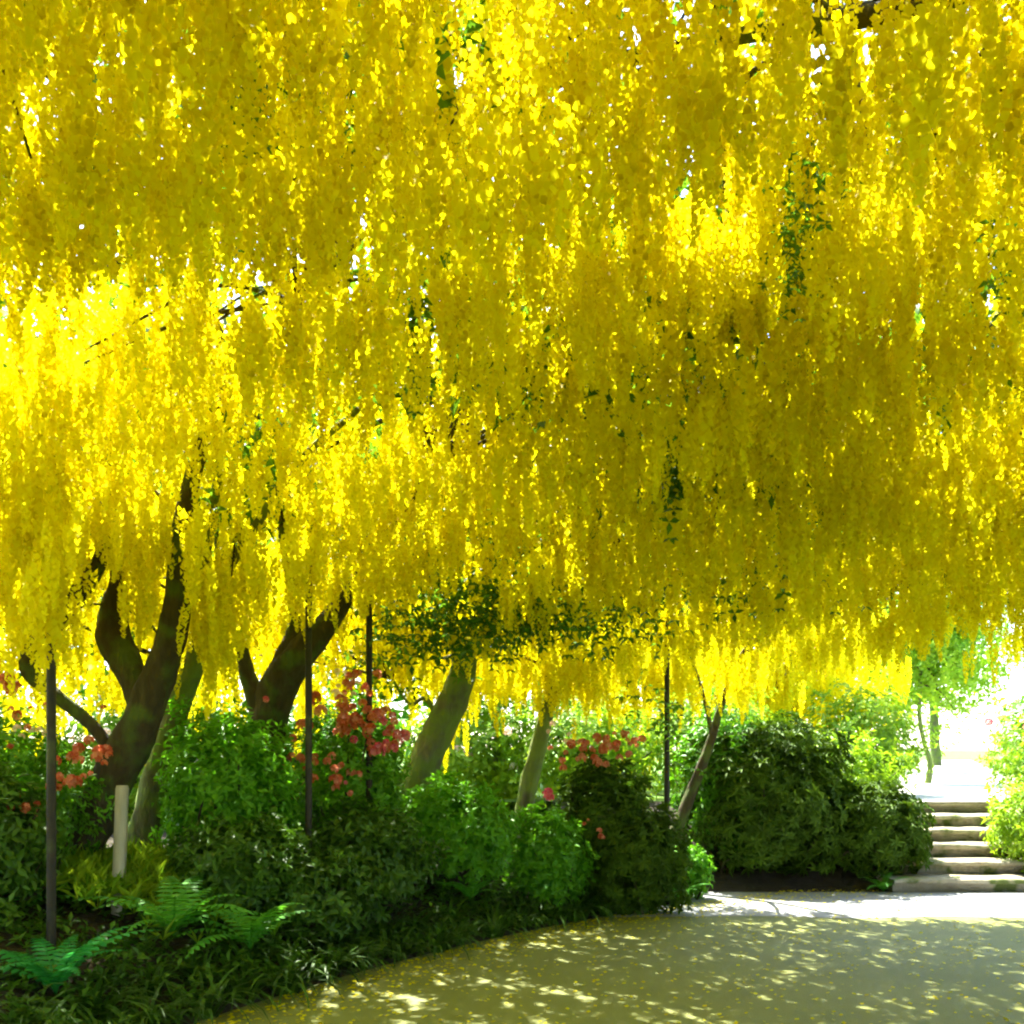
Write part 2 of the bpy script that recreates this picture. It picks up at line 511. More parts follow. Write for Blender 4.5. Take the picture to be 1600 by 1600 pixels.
tag(link('bank', grid_mesh('bank', bank_pt, np.concatenate((np.linspace(0.6, 3.9, 10), [4.04, 4.06, 5.0, 6.29, 6.31], np.linspace(6.8, 14, 8))),
                           np.concatenate(([10.66, 10.7], np.linspace(10.9, 13.1, 14))), M['soil'])), kind='structure')
tag(link('terrace_lawn', grid_mesh('terrace_lawn', lambda x, y: (x, y, TERR - 0.012 + 0.0 * x), np.linspace(-26, 40, 12), np.linspace(13.0, 70, 12), M['lawn'])), kind='structure')


def tpath_pt(v, s):
    y = 12.7 + v
    c = 5.35 + 0.42 * v
    return (c + s, y, TERR + 0.004)


tag(link('upper_path', grid_mesh('upper_path', tpath_pt, np.linspace(0, 45, 30), np.linspace(-1.05, 1.6, 5), M['gravel'])), kind='structure')

# stone steps, each step a rough slab
steps = empty('stone_steps', (5.1, 11.7, 0))
for k in range(ST_N):
    y0 = ST_Y + k * ST_T
    xl = [3.98, 4.08, 4.12, 4.3, 4.35, 4.5][k]; xr = [8.2, 7.4, 6.4, 6.35, 6.3, 6.3][k]
    nx = 22
    xs = np.linspace(xl, xr, nx)
    prof = [(0.035, -ST_R * 0.98), (0.03, -0.05), (-0.02, -0.045), (-0.022, -0.012), (0.0, 0.0), (ST_T + 0.1, 0.004), (ST_T + 0.1, -0.15)]
    V = []
    for i, x in enumerate(xs):
        for j, (dy, dz) in enumerate(prof):
            w = 0.018 * wob(x * 3, k * 3.0 + j, 0, 1.5, k) ; w2 = 0.008 * wob(x * 5, k * 2.0, j * 1.0, 1.7, k + 5)
            V.append((x, y0 + dy + w, (k + 1) * ST_R + dz + (w2 if j in (1, 2, 3, 4, 5) else 0)))
    npf = len(prof); C_, T_ = [], []
    for i in range(nx - 1):
        for j in range(npf):
            j2 = (j + 1) % npf
            C_ += [i * npf + j, i * npf + j2, (i + 1) * npf + j2, (i + 1) * npf + j]; T_.append(4)
    C_ += list(range(npf)); T_.append(npf)
    C_ += [(nx - 1) * npf + j for j in range(npf)][::-1]; T_.append(npf)
    link('step', np_mesh('step', V, C_, T_, M['stone']), steps)
tag(steps, 'flight of worn stone steps climbing from the sunlit strip of path', 'steps')

# ================================================================== THE LABURNUM TUNNEL
VC, VH = 11.4, 4.35                          # centre radius and half width of the vault


def vault(rho, y, a):
    q = np.clip((rho - VC) / VH, -1, 1)
    hc = 3.62 - 0.86 * smooth(3.5, 10.2, y)
    zs = 2.2 - 0.12 * smooth(3, 9, y)
    z = zs + (hc - zs) * np.sqrt(1 - q * q) ** 0.8
    tier = (np.degrees(a) / 7.4 + 0.3 * wob(rho, y, 0, 0.6, 9)) % 1.0
    z = z - 0.40 * (1 - tier) ** 1.4 + 0.10 + 0.16 * wob(rho, y, 0, 1.1, 4)
    return z


# thin places in the roof where the sun comes through
GAPS = [(-2.2, 5.4, 1.3, 0.75), (1.6, 3.7, 0.5, 1.1), (2.6, 5.9, 0.75, 0.9), (-1.0, 6.7, 0.7, 0.4), (0.6, 4.6, 0.35, 0.5), (3.6, 7.6, 0.9, 0.35), (-0.3, 3.2, 0.35, 0.5)]


def gap(x, y):
    g = np.ones_like(np.asarray(x, float))
    for gx, gy, rx, ry in GAPS:
        d = np.hypot((x - gx) / rx, (y - gy) / ry) + 0.25 * wob(x, y, 0, 4.0, 8)
        g = g * (0.3 + 0.7 * smooth(0.7, 1.15, d))
    return g


# iron pergola frame
pergola = empty('iron_pergola', (*pol(13.9, R(34)), 0.0))
HOOPS = [-11, -2, 7, 16, 25, 34, 36.7, 49.5]
RP_L, RP_R = 13.9, 8.4
RP_END = 13.1                                # the last hoop stands closer to the path


def hoop_z(u, y):
    q_ = ((RP_L + RP_R) / 2 + u * (RP_L - RP_R) / 2 - VC) / VH
    hc = 3.62 - 0.98 * float(smooth(3.5, 10.2, y))
    return 2.2 + (hc - 2.2) * math.sqrt(1 - q_ * q_) ** 0.8 + 0.85


for a in HOOPS:
    for rho in (RP_L if a < 45 else RP_END, RP_R):
        p = pol(rho, R(a)); zb = float(bed_z(*p)) if rho > 11 else 0.2
        link('post', tubes_mesh('post', [[(p[0], p[1], zb - 0.15, 0.027), (p[0], p[1], 1.2, 0.026), (p[0], p[1], hoop_z(1 if rho > 11 else -1, p[1]), 0.025)]], M['iron'], 10, 3, 0.03), pergola)
    pts = []
    for u in np.linspace(-1, 1, 15):
        rl = RP_L if a < 45 else RP_END
        rho = (rl + RP_R) / 2 + u * (rl - RP_R) / 2
        p = pol(rho, R(a)); pts.append((p[0], p[1], hoop_z(u, p[1]), 0.02))
    link('hoop', tubes_mesh('hoop', [pts], M['iron'], 8, 2, 0.03), pergola)
for u in (-0.6, 0, 0.6):
    rho = (RP_L + RP_R) / 2 + u * (RP_L - RP_R) / 2; pts = []
    for a in np.linspace(-11, 49.5, 14):
        p = pol(rho, R(a)); pts.append((p[0], p[1], hoop_z(u, p[1]) + 0.02, 0.014))
    link('rail', tubes_mesh('rail', [pts], M['iron'], 7, 2, 0.02), pergola)
tag(pergola, 'dark iron pergola with slim upright posts carrying the yellow tunnel', 'pergola')


def pp(l):
    return [(*P(a, b, c), r) for a, b, c, r in l]


# each tree: trunk and limbs as traced through the place, label
TREES = []


def add_tree(trunk, limbs, label, mat='bark', group=None):
    TREES.append(dict(trunk=trunk, limbs=limbs, label=label, mat=mat, group=group))


add_tree(pp([(88, 1420, 7.4, .24), (105, 1372, 7.4, .19), (135, 1300, 7.38, .16), (172, 1225, 7.35, .145), (212, 1145, 7.3, .135), (246, 1060, 7.2, .12), (270, 985, 7.1, .10), (277, 905, 7.0, .075), (288, 800, 6.8, .06), (340, 640, 6.3, .045), (460, 470, 5.6, .03)]),
         [pp([(225, 1115, 7.28, .09), (207, 1055, 7.35, .11), (180, 1000, 7.4, .125), (178, 950, 7.35, .09), (185, 900, 7.3, .06), (165, 800, 7.2, .045), (120, 650, 7.0, .03)]),
          pp([(182, 1185, 7.34, .05), (140, 1130, 7.3, .045), (85, 1085, 7.25, .05), (48, 1050, 7.2, .065), (52, 1005, 7.15, .075), (88, 968, 7.1, .08), (126, 922, 7.05, .07), (160, 868, 7.0, .055), (172, 800, 6.9, .04), (176, 690, 6.7, .03)])],
         'massive dark leaning laburnum trunk that forks behind the pale grey stake')
add_tree(pp([(196, 1410, 8.0, .24), (212, 1370, 8.0, .17), (226, 1300, 8.0, .125), (246, 1205, 7.95, .105), (275, 1115, 7.9, .085), (304, 1035, 7.8, .075), (318, 945, 7.7, .06), (320, 860, 7.5, .05), (350, 720, 7.0, .035)]),
         [pp([(300, 1045, 7.8, .03), (320, 1018, 7.75, .022), (345, 1010, 7.7, .012)]), pp([(318, 945, 7.7, .045), (380, 850, 7.2, .035), (470, 720, 6.6, .025), (560, 640, 6.0, .018)])],
         'slim mossy laburnum trunk rising close behind the massive forked trunk', 'mossy_bark')
add_tree(pp([(428, 1400, 8.5, .18), (426, 1320, 8.5, .15), (422, 1200, 8.45, .14), (424, 1120, 8.4, .15), (446, 1055, 8.3, .145), (484, 1005, 8.2, .12), (522, 960, 8.1, .085), (550, 918, 8.0, .05), (600, 840, 7.7, .04), (680, 720, 7.0, .03)]),
         [pp([(418, 1140, 8.4, .10), (398, 1085, 8.38, .085), (384, 1045, 8.35, .06), (376, 1000, 8.3, .045), (350, 900, 8.1, .035), (330, 780, 7.7, .025)]),
          pp([(430, 1085, 8.32, .09), (440, 1030, 8.25, .075), (462, 970, 8.2, .055), (450, 880, 8.0, .04), (430, 760, 7.5, .03)])],
         'dark laburnum trunk opening into a broad V above the green shrubs')
add_tree(pp([(560, 1400, 9.6, .23), (588, 1340, 9.6, .18), (622, 1276, 9.58, .155), (662, 1198, 9.55, .145), (698, 1118, 9.5, .142), (722, 1058, 9.45, .13), (722, 1018, 9.4, .10), (702, 975, 9.3, .07), (680, 900, 9.0, .05), (700, 800, 8.3, .035)]),
         [pp([(722, 1030, 9.4, .07), (760, 980, 9.2, .05), (830, 930, 8.8, .035), (920, 880, 8.2, .025)]), pp([(690, 1135, 9.5, .03), (665, 1092, 9.45, .022), (640, 1100, 9.4, .016), (612, 1060, 9.3, .012)])],
         'curved pale green trunk bowing like a sickle, lit along its edge', 'mossy_bark')
add_tree(pp([(800, 1350, 10.6, .12), (816, 1285, 10.6, .095), (831, 1210, 10.55, .088), (848, 1140, 10.5, .08), (862, 1080, 10.4, .06), (900, 980, 10.0, .04), (960, 880, 9.3, .03)]),
         [pp([(858, 1095, 10.42, .04), (850, 1040, 10.3, .03), (840, 980, 10.0, .02)])],
         'straight slanting greenish trunk beside the lone pink blossom', 'mossy_bark')
add_tree(pp([(1040, 1340, 10.9, .09), (1062, 1285, 10.9, .065), (1090, 1215, 10.88, .055), (1113, 1150, 10.85, .045), (1128, 1098, 10.8, .035), (1170, 1010, 10.4, .028), (1250, 960, 9.9, .02)]),
         [pp([(1113, 1150, 10.85, .03), (1100, 1090, 10.7, .022), (1080, 1030, 10.4, .016)])],
         'thin leaning trunk between the iron post and the big dark bush', 'bark')


def gen_tree(rho, a, label, group, lean):
    x, y = pol(rho, R(a)); zb = float(bed_z(x, y)) if rho > 11 else 0.3
    tr = []
    for z, f, r in ((zb - 0.15, 0, .2), (zb + 0.3, .02, .15), (zb + 1.0, .08, .12), (zb + 1.8, .2, .095), (zb + 2.6, .45, .07)):
        q = pol(rho + lean * f, R(a) + 0.02 * math.sin(z * 3 + a)); tr.append((q[0], q[1], z, r))
    for f, r in ((1.1, .05), (2.0, .035), (3.0, .02)):
        q = pol(rho + lean * f, R(a)); tr.append((q[0], q[1], float(vault(rho + lean * f, q[1], R(a))) + 0.8, r))
    lb = []
    for s in (-1, 1):
        l = [(*np.array(tr[3])[:3], .06), (*np.array(tr[4])[:3] + np.array((0.02, 0.02, 0.05)), .05)]
        for f, da, r in ((.9, 3.0, .04), (1.5, 5.5, .03), (2.4, 7.5, .02)):
            q = pol(rho + lean * f, R(a + s * da)); l.append((q[0], q[1], float(vault(rho + lean * f, q[1], R(a + s * da))) + 0.75, r))
        lb.append(l)
    add_tree(tr, lb, label, 'bark', group)


for a in (-34, -17, 0, 15):
    gen_tree(15.3, a, 'old laburnum of the outer row, its yellow racemes filling the near roof', 'laburnums of the outer row over the near roof', -1)
for a in (-36, -21, -6, 9, 24, 39, 54, 70):
    gen_tree(7.6, a, 'laburnum rooted inside the bend, its yellow racemes roofing the inner side', 'laburnums on the inner side of the bend', 1)

# ---- where the racemes hang
NR = 40500
rho = RNG.uniform(7.0, 15.75, NR)
al = R(1) * RNG.uniform(-40, 84, NR)
xr_ = CX - rho * np.cos(al); yr_ = CY + rho * np.sin(al)
edge = 10.15 + 0.18 * wob(xr_, yr_, 0, 2.3, 1) + 1.1 * smooth(1.9, 1.2, xr_)
dens = np.maximum(0.5, 0.76 + 0.34 * wob(xr_, yr_, 0, 1.9, 6) + 0.22 * wob(xr_, yr_, 0, 4.3, 2))
keep = (yr_ < edge) & (RNG.uniform(0, 1, NR) < dens) & (xr_ < 9.5)
dist = np.hypot(xr_, yr_)
keep &= dist > 0.9
pxk = 800 + F * xr_ / np.maximum(yr_, 0.3)
seen = (yr_ > 1.2) & (pxk > -250) & (pxk < 1850)
keep &= seen | (RNG.uniform(0, 1, NR) < 0.4)
rho, al, xr_, yr_ = rho[keep], al[keep], xr_[keep], yr_[keep]
lay = RNG.uniform(0, 1, len(rho)) ** 1.6
lay *= 0.45 + 0.55 * gap(xr_, yr_)
zr_ = vault(rho, yr_, al) + lay * 0.75
# outer wall: curtains hanging lower over the bed
q = (rho - VC) / VH
wall = q > 0.86
zr_[wall] -= RNG.uniform(0, 1.0, wall.sum()) * 0.35
scl = RNG.uniform(0.75, 1.3, len(rho)) * (1 - 0.12 * lay)
pos = np.stack([xr_, yr_, zr_], 1)
NT = 31000                                   # flowers on the upper side of the roof
tr_ = RNG.uniform(7.2, 15.6, NT); ta_ = R(1) * RNG.uniform(-40, 84, NT)
tx_ = CX - tr_ * np.cos(ta_); ty_ = CY + tr_ * np.sin(ta_)
tq_ = (tr_ - VC) / VH
tk = (ty_ < 10.6 + 0.18 * wob(tx_, ty_, 0, 2.3, 1)) & (tx_ < 9.5) & (RNG.uniform(0, 1, NT) < (0.85 + 0.35 * wob(tx_, ty_, 0, 1.2, 31)) * (1 - 0.9 * smooth(0.55, 0.9, np.abs(tq_))) * gap(tx_, ty_))
tr_, ta_, tx_, ty_ = tr_[tk], ta_[tk], tx_[tk], ty_[tk]
top = np.stack([tx_, ty_, vault(tr_, ty_, ta_) + RNG.uniform(0.75, 1.5, len(tx_))], 1)
NO = 5200
or_ = RNG.uniform(15.5, 17.6, NO); oa_ = R(1) * RNG.uniform(8, 50, NO)
out_ = np.stack([CX - or_ * np.cos(oa_), CY + or_ * np.sin(oa_), RNG.uniform(2.3, 4.9, NO) - 0.25 * (or_ - 15.5)], 1)
out_ = out_[(out_[:, 1] < 11.6) & (RNG.uniform(0, 1, NO) < 0.45 + 0.5 * wob(out_[:, 0], out_[:, 1], out_[:, 2], 1.8, 44))]
top = np.vstack([top, out_])
cur = []
for (cx_, cy_, d_, sx, sy, n_) in ((345, 985, 7.3, 26, 38, 70), (300, 930, 7.4, 60, 40, 70), (65, 975, 7.3, 13, 35, 30), (640, 1040, 9.3, 14, 26, 25), (225, 940, 7.2, 16, 30, 25), (480, 930, 8.6, 60, 30, 50),
                                   (800, 1060, 10.2, 70, 26, 90), (960, 1060, 10.3, 80, 28, 120), (1090, 1060, 10.3, 50, 20, 60), (1160, 1065, 10.3, 18, 16, 30), (60, 780, 6.9, 50, 110, 260), (190, 760, 7.2, 60, 90, 160),
                                   (560, 960, 9.2, 50, 36, 60), (700, 1030, 9.9, 60, 24, 50), (240, 1130, 9.0, 12, 40, 14), (45, 800, 5.65, 34, 90, 170), (85, 880, 5.6, 10, 40, 40)):
    for g_ in RNG.normal(0, 1, (n_, 3)):
        cur.append(P(cx_ + g_[0] * sx, cy_ + g_[1] * sy, d_ + g_[2] * 0.18) + (0, 0, 0.15))
ntop = len(top)
cur = np.vstack([np.array(cur), top])
pos = np.vstack([pos, cur]); nc = len(cur)
scl = np.concatenate([scl, RNG.uniform(0.75, 1.2, nc)]); lay = np.concatenate([lay, np.full(nc - ntop, 0.1), np.full(ntop, 1.0)]); scl[-ntop:] *= 1.35
xr_, yr_, zr_ = pos.T
rho = np.hypot(xr_ - CX, yr_ - CY)
zbed = bed_z(xr_, yr_)
# each raceme belongs to the nearest tree by its crown
tips = np.array([np.mean(np.array(t['trunk'])[-4:, :2], axis=0) for t in TREES])
owner = np.argmin(((pos[:, None, :2] - tips[None]) ** 2).sum(-1), axis=1)
px = 800 + F * xr_ / np.maximum(yr_, 0.1); py = HOR - F * (zr_ - 0.2 - CAMZ) / np.maximum(yr_, 0.1)
infr = (yr_ > 1.0) & (px > 0) & (px < 1600) & (py > 0) & (py < 1250)
score = np.where(infr & (lay < 0.25), scl / np.maximum(yr_, 1), 0)
near = np.hypot(xr_, yr_) < 4.8
off = ~((yr_ > 1.2) & (px > -250) & (px < 1850) & (py > -350))
tilt = rotx(RNG.normal(0, 0.10, len(rho)))
rots = np.einsum('nij,njk->nik', rotz(RNG.uniform(0, 6.28, len(rho))), tilt)
eul = [(float(RNG.normal(0, 0.1)), 0, float(RNG.uniform(0, 6.28))) for _ in range(len(rho))]
rac_me = [t.mesh('flower_raceme', M['petal']) for t in RAC0]
sing = np.zeros(len(rho), bool)
for k in range(len(TREES)):
    ix = np.nonzero((owner == k) & (score > 0))[0]
    ix = ix[np.argsort(-score[ix])][:60]
    sing[ix] = True

# ---- leaves above the racemes and hanging sprays
NL = 50000
lr = RNG.uniform(6.9, 15.9, NL); la = R(1) * RNG.uniform(-41, 85, NL)
lx = CX - lr * np.cos(la); ly = CY + lr * np.sin(la)
led = 10.6 + 0.2 * wob(lx, ly, 0, 2.3, 1) + 1.1 * smooth(1.9, 1.2, lx)
lq = (lr - VC) / VH
ltier = (np.degrees(la) / 7.4 + 0.3 * wob(lr, ly, 0, 0.6, 9)) % 1.0
LDENS = (0.75 + 0.45 * wob(lx, ly, 0, 1.1, 12)) * (1 - 0.75 * smooth(0.5, 0.85, np.abs(lq))) * (0.6 + 0.55 * smooth(0.6, 0.25, ltier)) * gap(lx, ly)
kp = (ly < led) & (lx < 9.5) & (np.hypot(lx, ly) > 0.9) & (RNG.uniform(0, 1, NL) < LDENS)
lr, la, lx, ly = lr[kp], la[kp], lx[kp], ly[kp]
lz = vault(lr, ly, la) + 0.3 + 0.5 * smooth(6.5, 3.0, ly) + 0.9 * RNG.uniform(0, 1, len(lr)) ** 0.7
lpos = np.stack([lx, ly, lz], 1)
# green sprays low in the roof where the picture shows leaves among the flowers
ex = []
for (cx_, cy_, d_, sx, sy, n_) in ((640, 985, 8.3, 60, 26, 160), (760, 955, 8.1, 60, 32, 200), (860, 970, 8.1, 60, 28, 170), (700, 930, 8.4, 90, 22, 70), (960, 965, 8.4, 60, 25, 40),
                                   (1150, 930, 8.2, 120, 35, 60), (600, 1040, 8.8, 30, 25, 40), (1250, 310, 3.95, 22, 50, 90), (1220, 410, 4.1, 18, 45, 60), (1565, 400, 3.8, 16, 60, 30), (385, 90, 3.3, 8, 70, 60), (650, 540, 5.2, 9, 50, 60), (1050, 720, 6.2, 10, 50, 70), (730, 1010, 8.7, 40, 22, 60), (1040, 1120, 9.6, 40, 40, 60)):
    g = RNG.normal(0, 1, (n_, 3))
    for a_, b_, c_ in g:
        ex.append(P(cx_ + a_ * sx, cy_ + b_ * sy, d_ + c_ * 0.12))
lpos = np.vstack([lpos, np.array(ex)])
lown = np.argmin(((lpos[:, None, :2] - tips[None]) ** 2).sum(-1), axis=1)
lrot = np.einsum('nij,njk->nik', rotz(RNG.uniform(0, 6.28, len(lpos))), rotx(RNG.normal(-0.2, 0.6, len(lpos))))
lscl = RNG.uniform(0.8, 1.5, len(lpos)); lscl[len(lx):] *= np.where(lpos[len(lx):, 1] < 5, 0.6, 1.05); lscl[:len(lx)] *= 1.3 + 0.7 * smooth(3.0, 6.0, ly)

for k, t in enumerate(TREES):
    b = t['trunk'][0]
    root = empty('laburnum_tree', (b[0], b[1], b[2] + 0.12))
    link('trunk', tubes_mesh('trunk', [t['trunk']], M[t['mat']], 14, 7, 0.16), root)
    for l in t['limbs']:
        link('limb', tubes_mesh('limb', [l], M[t['mat']], 10, 6, 0.14), root)
    mine = np.nonzero(owner == k)[0]
    # twigs from the limbs to the clusters of racemes
    ends = np.vstack([np.array(t['trunk'])[-4:, :3]] + [np.array(l)[-3:, :3] for l in t['limbs']])
    tw = []
    if len(mine):
        for i in RNG.choice(mine, min(26, len(mine)), replace=False):
            e = ends[np.argmin(((ends - pos[i]) ** 2).sum(-1))]
            m_ = (e + pos[i]) / 2 + np.array((0, 0, 0.22)) + RNG.normal(0, 0.12, 3)
            tw.append([(*e, .016), (*m_, .011), (*(pos[i] + (0, 0, 0.06)), .005)])
        tag(link('twigs', tubes_mesh('twigs', tw, M['bark'], 5, 5, 0.1), root), kind='stuff')
    rest = mine[~sing[mine]]
    if len(rest):
        wh = np.where(near[rest], 0, 6) + RNG.integers(0, 6, len(rest))
        off[-ntop:] = True
        wh[off[rest]] = 12 + RNG.integers(0, 3, int(off[rest].sum()))
        tag(link('blossom', scatter('blossom', RAC0 + RAC1 + RAC2, wh, pos[rest], rots[rest], scl[rest], RNG.uniform(0, 1, len(rest)), M['petal']), root), kind='stuff')
    for i in mine[sing[mine]]:
        o = bpy.data.objects.new('flower_raceme', rac_me[int(i) % 6])
        col.objects.link(o)
        o.parent = root
        o.location = Vector(pos[i]) - root.location
        o.rotation_euler = eul[i]
        s_ = float(scl[i]) * 1.05
        o.scale = (s_, s_, s_)
    lm = np.nonzero(lown == k)[0]
    if len(lm):
        tag(link('leaves', scatter('leaves', TRI, RNG.integers(0, 4, len(lm)), lpos[lm], lrot[lm], lscl[lm], RNG.uniform(0, 1, len(lm)), M['lab_leaf']), root), kind='stuff')
    tag(root, t['label'], 'tree', t['group'])

# ================================================================== SHRUBS AND PLANTS
def ball_points(n, c, rad, seed, shell=0.45, lump=0.22, lo=-1.0):
    rg = np.random.default_rng(seed)
    d = rg.normal(0, 1, (n * 3, 3)); d /= np.linalg.norm(d, axis=1)[:, None]
    d = d[d[:, 2] > lo][:n]
    r = 1 - shell * rg.uniform(0, 1, len(d)) ** 1.7
    r *= 1 + lump * wob(d[:, 0] * 2.2, d[:, 1] * 2.2, d[:, 2] * 2.2, 1.6, seed)
    return np.array(c) + d * np.array(rad) * r[:, None], d


def shrub(name, base, rad, n, mat, tm, label, cat, seed, scale=1.0, lift=None, lo=-0.75, group=None, flowers=None, lump=0.22):
    rg = np.random.default_rng(seed + 50)
    base = np.array(base, float)
    root = empty(name, base)
    c = base + (0, 0, rad[2] * 0.95 if lift is None else lift)
    p, d = ball_points(n, c, rad, seed, lo=lo, lump=lump)
    p[:, 2] = np.maximum(p[:, 2], base[2] + 0.03)
    dd = d + np.array((0, 0, 0.5)) + rg.normal(0, 0.35, d.shape)
    rot = frame_to(dd, rg.uniform(0, 6.28, len(p)))
    tag(link('foliage', scatter('foliage', tm, rg.integers(0, len(tm), len(p)), p, rot, rg.uniform(0.7, 1.25, len(p)) * scale, rg.uniform(0, 1, len(p)), M[mat]), root), kind='stuff')
    st = []
    for i in range(9):
        e = p[rg.integers(0, len(p))]
        m_ = base * 0.45 + e * 0.55 + rg.normal(0, 0.06, 3)
        b_ = base + (rg.normal(0, 0.06), rg.normal(0, 0.06), -0.08)
        st.append([(*b_, .018), (*m_, .012), (*e, .005)])
    for s_ in st:
        link('stem', tubes_mesh('stem', [s_], M['bark'], 6, 4, 0.1), root)
    for (fm, spots) in (flowers or []):
        me = [flower_head_tmpl(8, 0.05, seed + j).mesh('flower_head', M[fm]) for j in range(3)]
        for j, (q_, s_) in enumerate(spots):
            o = bpy.data.objects.new('flower_head', me[j % 3]); col.objects.link(o); o.parent = root
            o.location = Vector(q_) - root.location
            o.rotation_euler = (rg.uniform(-0.4, 0.9), rg.uniform(-0.4, 0.4), rg.uniform(0, 6.28))
            o.scale = (s_, s_, s_)
    tag(root, label, cat, group)
    return root


def spots(cl, seed):
    """flower heads strewn round pixel centres at a depth: (px,py,Y,sx,sy,n,size)"""
    rg = np.random.default_rng(seed); out = []
    for a, b, y, sx, sy, n, s in cl:
        for _ in range(int(n * 1.7)):
            out.append((P(a + rg.normal(0, sx), b + rg.normal(0, sy), y + rg.normal(0, 0.08)), float(s * rg.uniform(0.5, 1.25))))
    return out


def ground_at(px, Y):
    x = (px - 800) / F * Y
    return (x, Y, float(bed_z(x, Y)))


# big dark bush at the end of the tunnel
def bush_base(px, Y):
    x = (px - 800) / F * Y
    return (x, Y, bank_pt(x, Y)[2])


shrub('rhododendron_bush', bush_base(1200, 11.35), (0.9, 0.7, 0.84), 2300, 'rhodo', ROSETTE, 'big rounded dark rhododendron bush at the end of the tunnel', 'bush', 11, 1.0, lo=-0.98)
shrub('low_bush', bush_base(1370, 11.25), (0.56, 0.5, 0.52), 1000, 'rhodo', ROSETTE, 'low dark bush spilling beside the bottom of the stone steps', 'bush', 12, 0.85, lo=-0.98)
shrub('bushy_shrub', bush_base(1130, 11.4), (0.55, 0.5, 0.95), 1100, 'azalea_leaf', SPRIG, 'leafy green shrub squeezed between the thin leaning trunk and dark bush', 'shrub', 13, 1.5, lo=-0.98)
# shrubs in the bed along the path, near to far
shrub('azalea_shrub', ground_at(-15, 6.9), (0.62, 0.6, 0.62), 1300, 'azalea_leaf', SPRIG, 'azalea with red and coral flowers beside the massive leaning trunk', 'shrub', 21, 1.35,
      flowers=[('red', spots([(12, 1065, 6.6, 14, 14, 5, .9), (150, 1180, 6.5, 22, 14, 6, .8), (95, 1215, 6.4, 20, 18, 8, .7), (60, 1130, 6.6, 40, 25, 5, .6), (40, 1260, 6.3, 20, 15, 4, .6)], 1)), ('cream', spots([(40, 1145, 6.9, 40, 8, 6, .7)], 2))])
shrub('leafy_shrub', ground_at(350, 7.7), (0.48, 0.45, 0.62), 1200, 'bright_leaf', SPRIG, 'vivid green shrub in front of the V-shaped trunk', 'shrub', 22, 1.35, lift=0.72)
shrub('leafy_shrub', ground_at(375, 7.15), (0.42, 0.4, 0.36), 900, 'cover', SPRIG, 'low dark green shrub at the foot of the slim mossy trunk', 'shrub', 23, 1.4)
shrub('azalea_shrub', ground_at(545, 8.4), (0.48, 0.42, 0.72), 1100, 'azalea_leaf', SPRIG, 'tall azalea with scarlet and hot pink flowers by the sickle-shaped trunk', 'shrub', 24, 1.3, lift=0.78,
      flowers=[('red', spots([(540, 1110, 8.0, 24, 22, 12, 1.0), (575, 1130, 8.0, 20, 12, 8, 1.0), (555, 1075, 8.1, 18, 14, 6, .8), (525, 1205, 7.9, 22, 16, 8, .8), (460, 1185, 7.9, 18, 26, 6, .7), (590, 1165, 8.0, 14, 10, 4, .9)], 3)),
               ('pink', spots([(612, 1165, 7.9, 13, 8, 6, 1.0), (600, 1120, 8.1, 14, 10, 4, .8), (500, 1150, 8.0, 50, 30, 4, .6)], 4)), ('cream', spots([(540, 1065, 8.2, 16, 12, 4, .8)], 5))])
shrub('leafy_shrub', ground_at(700, 8.9), (0.62, 0.45, 0.48), 1300, 'bright_leaf', SPRIG, 'bright green leafy shrub at the foot of the sickle-shaped trunk', 'shrub', 25, 1.35, lift=0.48)
shrub('leafy_shrub', ground_at(560, 8.0), (0.6, 0.4, 0.42), 1000, 'cover', SPRIG, 'shaded dark shrub below the scarlet azalea', 'shrub', 26, 1.4)
shrub('leafy_shrub', ground_at(855, 9.1), (0.34, 0.32, 0.48), 800, 'bright_leaf', SPRIG, 'upright green shrub topped by a lone pink blossom', 'shrub', 27, 1.3, lift=0.45,
      flowers=[('pink', spots([(856, 1241, 8.7, 4, 3, 3, .8)], 6))])
shrub('azalea_shrub', ground_at(945, 9.6), (0.42, 0.36, 0.72), 1100, 'rhodo', ROSETTE, 'dark azalea with fading brick-red flowers beside the iron post', 'shrub', 28, 0.75, lift=0.66,
      flowers=[('red', spots([(945, 1170, 9.2, 26, 18, 16, .85), (900, 1185, 9.3, 20, 14, 6, .7), (985, 1165, 9.3, 14, 14, 5, .7), (920, 1290, 8.9, 24, 20, 3, .6)], 7)), ('cream', spots([(885, 1145, 9.6, 12, 10, 4, .7)], 8))])
shrub('leafy_shrub', ground_at(1000, 9.35), (0.42, 0.3, 0.5), 900, 'rhodo', ROSETTE, 'dense dark shrub around the foot of the iron post', 'shrub', 29, 0.75, lo=-0.98)
shrub('leafy_shrub', (1.72, 10.25, 0.02), (0.26, 0.22, 0.26), 420, 'bright_leaf', SPRIG, 'small vivid green shrub at the path edge before the dark bush', 'shrub', 30, 1.3, lo=-0.98)
shrub('leafy_shrub', ground_at(470, 7.3), (0.55, 0.4, 0.32), 900, 'cover', SPRIG, 'low dark shrub between two iron posts', 'shrub', 31, 1.4)
shrub('leafy_shrub', ground_at(-30, 6.2), (0.4, 0.4, 0.45), 900, 'cover', SPRIG, 'dark leafy shrub below the coral azalea', 'shrub', 32, 1.5)
shrub('leafy_shrub', (5.75, 11.25, 0.15), (0.48, 0.5, 0.5), 900, 'lime_leaf', SPRIG, 'lime green sunlit shrub overhanging the stone steps', 'shrub', 33, 1.4, lo=-0.98)
shrub('leafy_shrub', (6.6, 12.4, 0.5), (0.8, 0.7, 0.8), 900, 'lime_leaf', SPRIG, 'yellow-green sunlit shrub higher up beside the stone steps', 'shrub', 34, 1.5, lo=-0.98)
